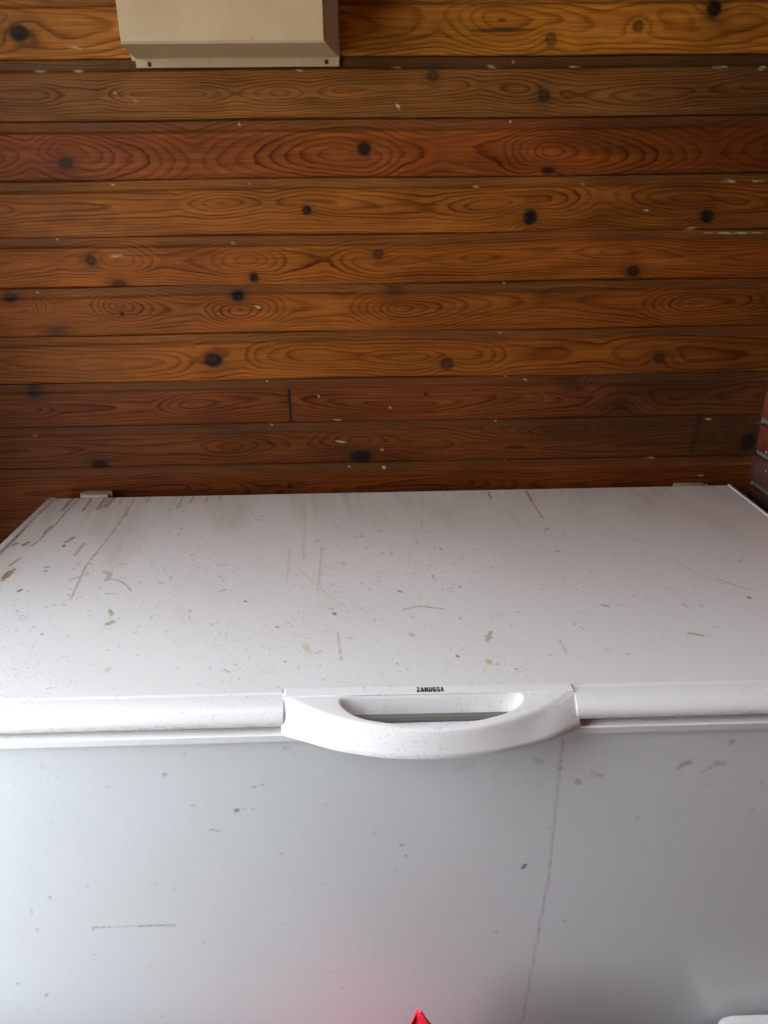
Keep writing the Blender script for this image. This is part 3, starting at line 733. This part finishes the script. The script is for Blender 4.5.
part('lettering', bm, INK, badge)

# hinges behind the rear edge
for x0, x1, zt in ((-.554, -.500, .8832), (.604, .664, .8752)):
    bm = bmesh.new()
    add_box(bm, x0, x1, REAR+.002, REAR+.030, .80, zt, .003, 2)
    add_box(bm, x0+.006, x1-.004, REAR-.012, REAR+.02, .838, .856, .002, 1)
    bmesh.ops.create_cone(bm, cap_ends=True, segments=16, radius1=.006, radius2=.006, depth=(x1-x0)+.006,
                          matrix=Matrix.Translation(((x0+x1)/2, REAR+.018, zt-.006)) @ Matrix.Rotation(math.pi/2, 4, 'Y'))
    part('hinge', bm, HINGEM, fz, True)

# ------------------------------------------------------------------ metal box on the wall
bx = thing('metal_box', 'beige painted metal box with screwed bottom flange high on the wood wall', 'metal box', (-.195, YW, 1.597))
bm = bmesh.new()
zt, zb_, p = 1.98, 1.610, .118
W = [(-.357, zb_), (-.034, zb_), (-.034, zt), (-.357, zt)]; Fq = [(-.346, zb_+.001), (-.0495, zb_+.001), (-.0495, zt-.004), (-.346, zt-.004)]
loft(bm, [[(x, YW-.0005, z) for x, z in W], [(x, YW-p*.97, z) for x, z in Fq], [(x+(.003 if x < -.2 else -.003), YW-p, z+(.003 if z < 1.7 else -.003)) for x, z in Fq]])
part('cover', bm, BEIGE, bx)
bm = bmesh.new(); add_box(bm, -.3575, -.0335, YW-.0035, YW-.0002, 1.597, 1.6105, .0008, 1)
fl = part('flange', bm, BEIGE, bx)
for x, y in ((149.5, 64.5), (326.5, 62)):
    q = on_plane(x, y, 1, YW-.0035)
    bm = bmesh.new()
    loft(bm, [[(q[0]+r*math.cos(a), yy, q[2]+r*math.sin(a)) for a in np.linspace(0, 2*math.pi, 14, endpoint=False)] for yy, r in ((YW-.003, .0034), (YW-.0045, .0034), (YW-.0055, .0022))])
    part('screw', bm, DARKM, fl, True)
for x0, x1, xt in ((-.3695, -.357, -.3615), (-.036, -.0325, -.0335)):
    bm = bmesh.new()
    loft(bm, [[(x0, yy, zt), (x1, yy, zt), (x1, yy, 1.608), (xt, yy, 1.606), (x0, yy, 1.628)] for yy in (YW-.0002, YW-.003)])
    part('side_flange', bm, BEIGE, bx)

# ------------------------------------------------------------------ red bag in front of the freezer
def bag():
    t = thing('plastic_bag', 'crumpled red plastic bag standing open on the floor in front of the freezer', 'plastic bag', (.042, .515, 0))
    n, m = 128, 44
    a = np.linspace(0, 2*math.pi, n, endpoint=False)[None]; v = np.linspace(0, 1, m)[:, None]
    prof = .72+.34*np.sin(np.clip(v*1.15, 0, 1)*math.pi*.62)
    rx = .120*prof; ry = .085*prof
    cr = wave_noise(np.cos(a)*.3+v*0, v+np.sin(a)*.3, .22, .35, 5)*.010 + wave_noise(np.cos(a)*.3+v*.1, v+np.sin(a)*.3, .07, .11, 6)*.005
    fold = np.sin(a*9+3*np.sin(v*4))*.004*v
    X = .042+np.cos(a)*(rx+cr+fold); Y = .515+np.sin(a)*(ry+(cr+fold)*.8)
    rim = .408+.012*np.sin(a*5+1)+.010*np.sin(a*11+.5)
    at_ = lambda deg, w: np.exp(-((np.angle(np.exp(1j*(a-math.radians(deg)))))/w)**2)
    rim = rim+.068*at_(86, .13)+.052*at_(58, .24)-.02*at_(110, .3)+.05*at_(250, .2)
    Z = v*rim+.004*np.sin(a*3+v*6)*v
    ear = at_(85, .10)*np.clip((v-.8)/.2, 0, 1)
    X = X+ear*(-.002); Y = np.minimum(Y+ear*.004, .640)
    bm = bmesh.new()
    loops = [[(X[i, j], Y[i, j], max(Z[i, j], .002)) for j in range(n)] for i in range(m)]
    inner = [[(.042+(X[i, j]-.042)*.972, .515+(Y[i, j]-.515)*.965, max(Z[i, j]-.0004, .006)) for j in range(n)] for i in range(m-1, -1, -1)]
    loft(bm, loops+inner)
    part('bag_film', bm, REDM, t, True)
bag()

# ------------------------------------------------------------------ white tub at the lower right
tb = thing('storage_tub', 'slim storage tub with a rounded white lid at the bottom right corner of the freezer', 'storage tub', (.60, .635, 0))
bm = bmesh.new()
def tr(off, z, r=.026): return [(x, y, max(0, z-.048) if z > .1 else z) for x, y in rrect(.462+off, .742-off, .604+off, .666-off, r, 6)]
loft(bm, [tr(.020, .0, .02), tr(.018, .004, .02), tr(.010, .372, .025), tr(.013, .372, .022), tr(.024, .01, .016)], True, True)
part('tub', bm, mat_plain('grey_tub_plastic', (.16, .16, .17), .5), tb, True)
bm = bmesh.new()
loft(bm, [tr(.0, .366), tr(-.001, .370), tr(.0, .392), tr(.004, .3985), tr(.010, .4000), tr(.016, .3985), tr(.020, .394), tr(.026, .392)], False, True)
part('tub_lid', bm, TUBM, tb, True)

# ------------------------------------------------------------------ light: daylight through the left window and an added roof opening
w = bpy.data.worlds.new('daylight'); SC.world = w; w.use_nodes = True
nt = w.node_tree; bg = nt.nodes['Background']
tc = nt.nodes.new('ShaderNodeTexCoord'); sx = nt.nodes.new('ShaderNodeSeparateXYZ'); rp = nt.nodes.new('ShaderNodeValToRGB')
nt.links.new(tc.outputs['Generated'], sx.inputs[0]); nt.links.new(sx.outputs['Z'], rp.inputs[0]); nt.links.new(rp.outputs[0], bg.inputs[0])
rp.color_ramp.elements[0].position = 0; rp.color_ramp.elements[0].color = (.95, .97, 1, 1)
rp.color_ramp.elements[1].position = .9; rp.color_ramp.elements[1].color = (.78, .88, 1, 1)
bg.inputs['Strength'].default_value = 9.0
for nm, w_, h_, loc, rot in (('window_daylight', DY1-DY0, DZ-DZ0, (XLW-.19, (DY0+DY1)/2, (DZ+DZ0)/2), (math.pi/2, 0, -math.pi/2)),
                             ('added_roof_daylight', SX1-SX0, SY1-SY0, ((SX0+SX1)/2, (SY0+SY1)/2, SHAFT+.02), (0, 0, 0))):
    ld = bpy.data.lights.new(nm, 'AREA'); ld.shape = 'RECTANGLE'; ld.size = w_; ld.size_y = h_; ld.cycles.is_portal = True
    lo = bpy.data.objects.new(nm, ld); COL.objects.link(lo); lo.location = loc; lo.rotation_euler = rot

SC.cycles.caustics_reflective = False
SC.cycles.caustics_refractive = False
SC.view_settings.view_transform = 'Standard'; SC.view_settings.look = 'None'
SC.view_settings.gamma = 1; SC.view_settings.use_curve_mapping = False
SC.view_settings.exposure = 0.33
